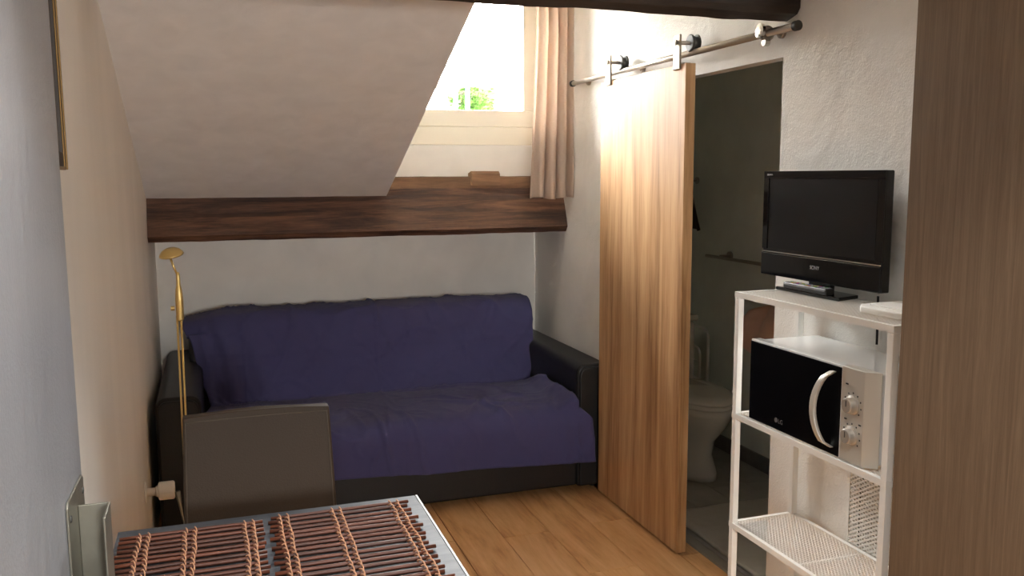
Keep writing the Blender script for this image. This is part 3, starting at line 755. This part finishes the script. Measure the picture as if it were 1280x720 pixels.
# ------------------------------------------------------------------ mesh shelf unit
SX0, SX1, SY0, SY1 = 1.600, 1.855, 1.728, 2.432
t = thing('shelf_unit', 'white metal shelf unit with wire mesh shelves by the doorway', 'shelf', ((SX0+SX1)/2, (SY0+SY1)/2, 0))
def wiremesh(m, P0, U, V, lu, lv, pu, pv, wd, th_, N):
    """expanded metal: two families of flat diagonal strands clipped to the rectangle"""
    P0, U, V, N = Vector(P0), Vector(U), Vector(V), Vector(N)
    sl = pv/pu
    for sgn in (1, -1):
        k0 = int(-lu*sl/pv)-2; k1 = int((lv+lu*sl)/pv)+2
        for k in range(k0, k1):
            c = k*pv
            # v = c + sgn*sl*u ; clip
            us = [0, lu]
            ua = (0-c)/(sgn*sl); ub = (lv-c)/(sgn*sl)
            lo, hi = max(0, min(ua, ub)), min(lu, max(ua, ub))
            if hi-lo < .002: continue
            a = P0+U*lo+V*(c+sgn*sl*lo); b = P0+U*hi+V*(c+sgn*sl*hi)
            if sgn < 0: a, b = a+N*.0009, b+N*.0009
            dr = (b-a).normalized(); q = dr.cross(N).normalized()*wd/2; nn = N*th_
            m.add([a-q, a+q, b+q, b-q, a-q+nn, a+q+nn, b+q+nn, b-q+nn], [(0, 1, 2, 3), (4, 7, 6, 5), (0, 4, 5, 1), (1, 5, 6, 2), (2, 6, 7, 3), (3, 7, 4, 0)])
    return m
for x in (SX0, SX1-.021):
    for y in (SY0, SY1-.021):
        MB().box(x, x+.021, y, y+.021, 0, 1.176).build('leg', 'white_metal', t, .002)
for z in (1.196, .792, .416):
    a0, a1, c0, c1 = SX0-.0008, SX1+.0008, SY0-.0008, SY1+.0008
    sh = MB().prism([(a0, z-.018), (a0+.003, z-.018), (a0+.003, z-.002), (a0+.014, z-.002), (a0+.014, z), (a0, z)], 'y', c0, c1)
    sh.prism([(a1, z-.018), (a1-.003, z-.018), (a1-.003, z-.002), (a1-.014, z-.002), (a1-.014, z), (a1, z)], 'y', c0, c1)
    for q, e in ((c0, 1), (c1, -1)):
        sh.prism([(q, z-.018), (q+.003*e, z-.018), (q+.003*e, z-.002), (q+.014*e, z-.002), (q+.014*e, z-.0002), (q, z-.0002)], 'x', a0+.0032, a1-.0032)
    so = sh.build('shelf', 'white_metal', t)
    mm = wiremesh(MB(), (SX0+.012, SY0+.012, z-.0035), (0, 1, 0), (1, 0, 0), SY1-SY0-.024, SX1-SX0-.024, .0170, .0110, .0020, .0010, (0, 0, 1)).build('wire_mesh', 'white_metal', so)
    mm['kind'] = 'stuff'
    ym = (SY0+SY1)/2
    MB().box(SX0+.004, SX1-.004, ym-.004, ym+.004, z-.012, z-.004).build('cross_brace', 'white_metal', so)
# mesh panel against the wall behind the unit
t = thing('mesh_panel', 'white wavy mesh panel standing against the wall behind the shelves', 'panel', (1.862, 1.9, 0))
PX = 1.8585
fr = MB().box(PX, PX+.008, 2.158, 2.166, .003, .76).box(PX, PX+.008, 1.60, 1.608, .003, .76).box(PX, PX+.008, 1.608, 2.158, .752, .76).box(PX, PX+.008, 1.608, 2.158, .003, .011)
fr.build('frame', 'white_metal', t, .001)
mm = wiremesh(MB(), (PX+.0035, 1.608, .011), (0, 1, 0), (0, 0, 1), .55, .741, .022, .014, .0062, .0014, (-1, 0, 0)).build('wire_mesh', 'white_metal', t)
mm['kind'] = 'stuff'

# ------------------------------------------------------------------ microwave
mx0, my0, my1, mz0, mz1 = 1.606, 1.800, 2.345, .795, 1.056
t = thing('microwave', 'white microwave oven with black door on the middle shelf', 'microwave', (1.73, (my0+my1)/2, .793))
MB().box(mx0+.035, 1.856, my0+.006, my1-.004, mz0+.006, mz1-.004).build('body', 'white_enamel', t, .006)
MB().prism([(mx0, my0+.028), (mx0+.034, my0), (mx0+.034, my0+.115), (mx0, my0+.115)], 'z', mz0, mz1).build('control_panel', 'silver_plastic', t, .002)
dr = MB().box(mx0+.001, mx0+.034, my0+.1165, my1, mz0, mz1).build('door', 'white_enamel', t, .003)
MB().box(mx0-.0015, mx0+.002, my0+.118, my1-.002, mz0+.003, mz1-.006).build('window', 'microwave_black', dr, .001)
hp = []
for i in range(15):
    a = i/14*2-1
    hp.append((mx0-.012-.030*(1-a*a)**.5 if abs(a) < 1 else mx0-.004, my0+.146+.034*(1-a*a), mz0+.132+.108*a))
hm = MB(); hw, ht = .010, .006
vs_ = []
for x, y, z in hp:
    vs_ += [(x-ht, y-hw, z), (x-ht, y+hw, z), (x+ht, y+hw, z), (x+ht, y-hw, z)]
hm.add(vs_, [(i*4+k, i*4+(k+1) % 4, (i+1)*4+(k+1) % 4, (i+1)*4+k) for i in range(14) for k in range(4)] + [(0, 1, 2, 3), (56, 57, 58, 59)])
hm.build('handle', 'silver_plastic', dr, .003)
for z in (mz0+.162, mz0+.077):
    yc = my0+.070
    kn = MB().lathe([(.026, .002), (.027, -.003), (.022, -.006), (.0205, -.020), (.018, -.022)], (mx0, yc, z), 'x', 32).build('dial', 'silver_knob', t, 0, False)
    MB().box(mx0-.0232, mx0-.0218, yc-.001, yc+.001, z-.002, z+.014).build('pointer', 'mark_black', kn)
    for k in range(7):
        a = math.radians(-40+k*32); rr = .033
        y, zz = yc-rr*math.cos(a), z+rr*math.sin(a)
        if y < my0+.0295: continue
        MB().box(mx0-.0006, mx0+.0004, y-.0022, y+.0022, zz-.0022, zz+.0022).build('mark', 'mark_black', t)
for y, z in ((my0+.095, mz0+.215), (my0+.096, mz0+.118), (my0+.04, mz0+.113)):
    MB().box(mx0-.0006, mx0+.0004, y-.006, y+.004, z-.0015, z+.0025).build('mark', 'mark_black', t)
MB().lathe([(.0075, -.0006), (.0075, .0)], (mx0-.0016, 2.200, mz0+.032), 'x', 20).build('emblem', 'logo_dim', dr)
text('LG', 'logo_dim', dr, (mx0-.002, 2.178, mz0+.031), .019, (0, -1, 0), (0, 0, 1))
for y in (my0+.06, my1-.06):
    for x in (mx0+.06, 1.83):
        MB().lathe([(.012, 0), (.012, .007)], (x, y, .7935), 'z', 12).build('foot', 'matte_black', t)

# ------------------------------------------------------------------ television
tx, ty0, ty1, tz0, tz1 = 1.785, 1.985, 2.555, 1.236, 1.585
ty_ = (ty0+ty1)/2
t = thing('television', 'black flat television standing on the top mesh shelf', 'television', (1.80, ty_, 1.1965))
hs = MB().box(tx, tx+.03, ty0, ty1, tz0, tz1).build('housing', 'gloss_black', t, .004)
MB().prism([(tx+.03, tz0+.05), (tx+.062, tz0+.1), (tx+.062, tz1-.08), (tx+.03, tz1-.03)], 'y', ty0+.06, ty1-.06).build('back_cover', 'matte_black', t, .004)
MB().box(tx-.0005, tx+.002, ty0+.030, ty1-.030, tz0+.092, tz1-.026).build('screen', 'screen_black', hs)
fb = MB().box(tx-.003, tx+.001, ty0, ty1, tz1-.024, tz1).box(tx-.003, tx+.001, ty0, ty0+.026, tz0+.088, tz1-.024).box(tx-.003, tx+.001, ty1-.026, ty1, tz0+.088, tz1-.024)
fb.build('bezel', 'gloss_black', hs, .001)
MB().box(tx-.004, tx+.001, ty0+.004, ty1-.004, tz0+.078, tz0+.0815).build('chrome_strip', 'chrome', hs)
MB().box(tx-.006, tx+.001, ty0, ty1, tz0, tz0+.076).build('lower_bezel', 'gloss_black', hs, .004)
text('SONY', 'logo_grey', hs, (tx-.0065, ty_, tz0+.046), .017, (0, -1, 0), (0, 0, 1))
text('BRAVIA', 'logo_grey', hs, (tx-.0035, ty1-.034, tz1-.012), .0095, (0, -1, 0), (0, 0, 1))
MB().box(tx+.012, tx+.034, ty_-.05, ty_+.05, 1.206, tz0+.03).build('neck', 'gloss_black', t, .003)
MB().prism([(1.752, ty_-.15), (1.752, ty_+.16), (1.85, ty_+.13), (1.85, ty_-.12)], 'z', 1.1965, 1.208).build('stand', 'gloss_black', t, .003)
# remote control
rl = Vector((1.768, ty_+.01, 1.2085))
t = thing('remote_control', 'slim black remote control with coloured keys on the television stand', 'remote control', rl)
MB().box(rl.x-.020, rl.x+.014, rl.y-.105, rl.y+.105, rl.z, rl.z+.019).build('body', 'matte_black', t, .004)
keys = ['key_grey', 'key_grey', 'key_yellow', 'key_grey', 'key_blue', 'key_grey', 'key_grey', 'key_yellow', 'key_red', 'key_grey', 'key_green', 'key_grey']
for i in range(14):
    for j in range(3):
        y = rl.y+.094-i*.0142; x = rl.x-.013+j*.010
        MB().box(x-.003, x+.003, y-.0042, y+.0042, rl.z+.019, rl.z+.0205).build('key', keys[(i+j*5) % 12], t)
MB().box(rl.x-.0206, rl.x-.0196, rl.y-.1, rl.y+.1, rl.z+.011, rl.z+.013).build('trim_line', 'logo_grey', t)
# set-top box
t = thing('set_top_box', 'flat white box lying on the top shelf beside the television', 'box', (1.74, 1.86, 1.1965))
MB().prism([(1.672, 1.80), (1.672, 1.935), (1.70, 1.965), (1.84, 1.965), (1.84, 1.75), (1.70, 1.75)], 'z', 1.1965, 1.216).build('case', 'white_plastic', t, .005)
MB().prism([(1.70, 1.80), (1.70, 1.93), (1.715, 1.945), (1.825, 1.945), (1.825, 1.77), (1.715, 1.77)], 'z', 1.216, 1.2195).build('lid', 'white_plastic', t, .001)
# cable
pts = [(1.852, 2.07, 1.215), (1.8545, 2.07, 1.15), (1.852, 2.066, 1.07)]
tag(MB().tube(pts, .0035, 8).build('power_cable', 'matte_black', None, 0, True), 'short black cable dropping from the television behind the microwave', 'cable')
pts = [(1.862, 2.088, .775)] + [(1.8655, 2.09+.018*math.sin(i*.5)+.004*i, .76-i*.06) for i in range(12)] + [(1.8655, 2.1, .02)]
tag(MB().tube(pts, .0028, 8).build('microwave_cable', 'matte_black', None, 0, True), 'black microwave cable hanging down behind the mesh panel', 'cable')

# ------------------------------------------------------------------ wardrobe
t = thing('wardrobe', 'tall brown wood grain wardrobe standing beside the shelf unit', 'wardrobe', (1.66, 1.05, 0))
MB().box(1.470, 1.868, .50, 1.547, 0, 2.5).build('carcass', 'wardrobe_wood', t, .001)
MB().box(1.450, 1.469, .505, 1.022, .06, 2.495).build('door', 'wardrobe_wood', t, .0012)
MB().box(1.450, 1.469, 1.026, 1.545, .06, 2.495).build('door', 'wardrobe_wood', t, .0012)

# ------------------------------------------------------------------ across the street
bd = thing('building', 'white rendered house with shaded loggia and pale roof across the street', 'building', (4.5, 16, -6))
MB().box(-8, 16, 14, 22, -6, 1.9).build('wall', 'facade_white', bd)
MB().box(-8, 2.9, 14, 22, 1.9, 3.08).build('wall', 'facade_white', bd)
MB().box(4.98, 16, 14, 22, 1.9, 3.08).build('wall', 'facade_white', bd)
MB().box(2.9, 4.98, 16.2, 22, 1.9, 3.08).build('loggia_wall', 'facade_white', bd)
MB().box(-8, 16, 13.5, 22, 3.08, 3.18).build('loggia_slab', 'facade_white', bd, .02)  # overhang sized to keep sky light off the shrub
MB().box(-8, 16, 13.42, 13.58, 3.26, 3.32).build('gutter', 'threshold_metal', bd, .02)
MB().prism([(13.6, 3.18), (13.6, 3.28), (18.5, 5.4), (22, 3.18)], 'x', -8, 16).build('roof', 'roof_zinc', bd)
for x in (3.82, 4.02, 4.56):
    MB().box(x, x+.06, 14.05, 14.12, 1.9, 3.08).build('post', 'shutter_blue', bd)
for x0, x1 in ((3.0, 3.7), (4.6, 4.95)):
    MB().box(x0, x1, 14.06, 14.10, 1.9, 2.98).build('blind', 'facade_white', bd)
MB().box(3.75, 3.98, 16.1, 16.2, 1.9, 2.95).build('shutter', 'shutter_blue', bd)
pl = thing('balcony_shrub', 'leafy green shrub in a planter on the loggia across the street', 'shrub', (4.28, 14.6, 1.9))
MB().prism([(3.95, 14.4), (4.6, 14.4), (4.6, 14.8), (3.95, 14.8)], 'z', 1.9, 2.4).build('planter', 'pot_clay', pl, .02)
random.seed(3)
lf = MB()
for i in range(900):
    c = Vector((min(4.62, max(3.9, random.gauss(4.28, .16))), random.gauss(14.6, .10), min(3.04, random.gauss(2.72, .16))))
    u_ = Vector((random.uniform(-1, 1), random.uniform(-1, 1), random.uniform(-.6, .6))).normalized(); n_ = u_.orthogonal().normalized()
    a = random.uniform(.03, .06)
    lf.add([c-u_*a, c+n_*a*.45, c+u_*a, c-n_*a*.45], [(0, 1, 2, 3)])
fo = lf.build('foliage', 'leaf_green', pl); fo['kind'] = 'stuff'
# unseen street, facade and roof, added to keep sky light off the loggia
struct(MB().box(-20, 30, -10, 40, -6.2, -6).build('ground', 'asphalt'), 'unseen asphalt street added far below the window', 'street')
struct(MB().box(-8, 12, 5.2, 5.3, -6, 1.32).build('wall_facade_blocker', 'facade_white'), 'unseen outer facade added below the dormer to block sky light', 'wall')
for nm, x0, x1 in (('roof_blocker_left', -8, XL-.16), ('roof_blocker_right', BX+.12, 12)):
    struct(MB().prism([(5.3, 1.32), (0, 3.5), (-5, 1.4), (-5, 1.3), (0, 3.4), (5.3, 1.22)], 'x', x0, x1).build(nm, 'roof_grey'), 'unseen roof slope added beside the dormer to block sky light', 'roof')
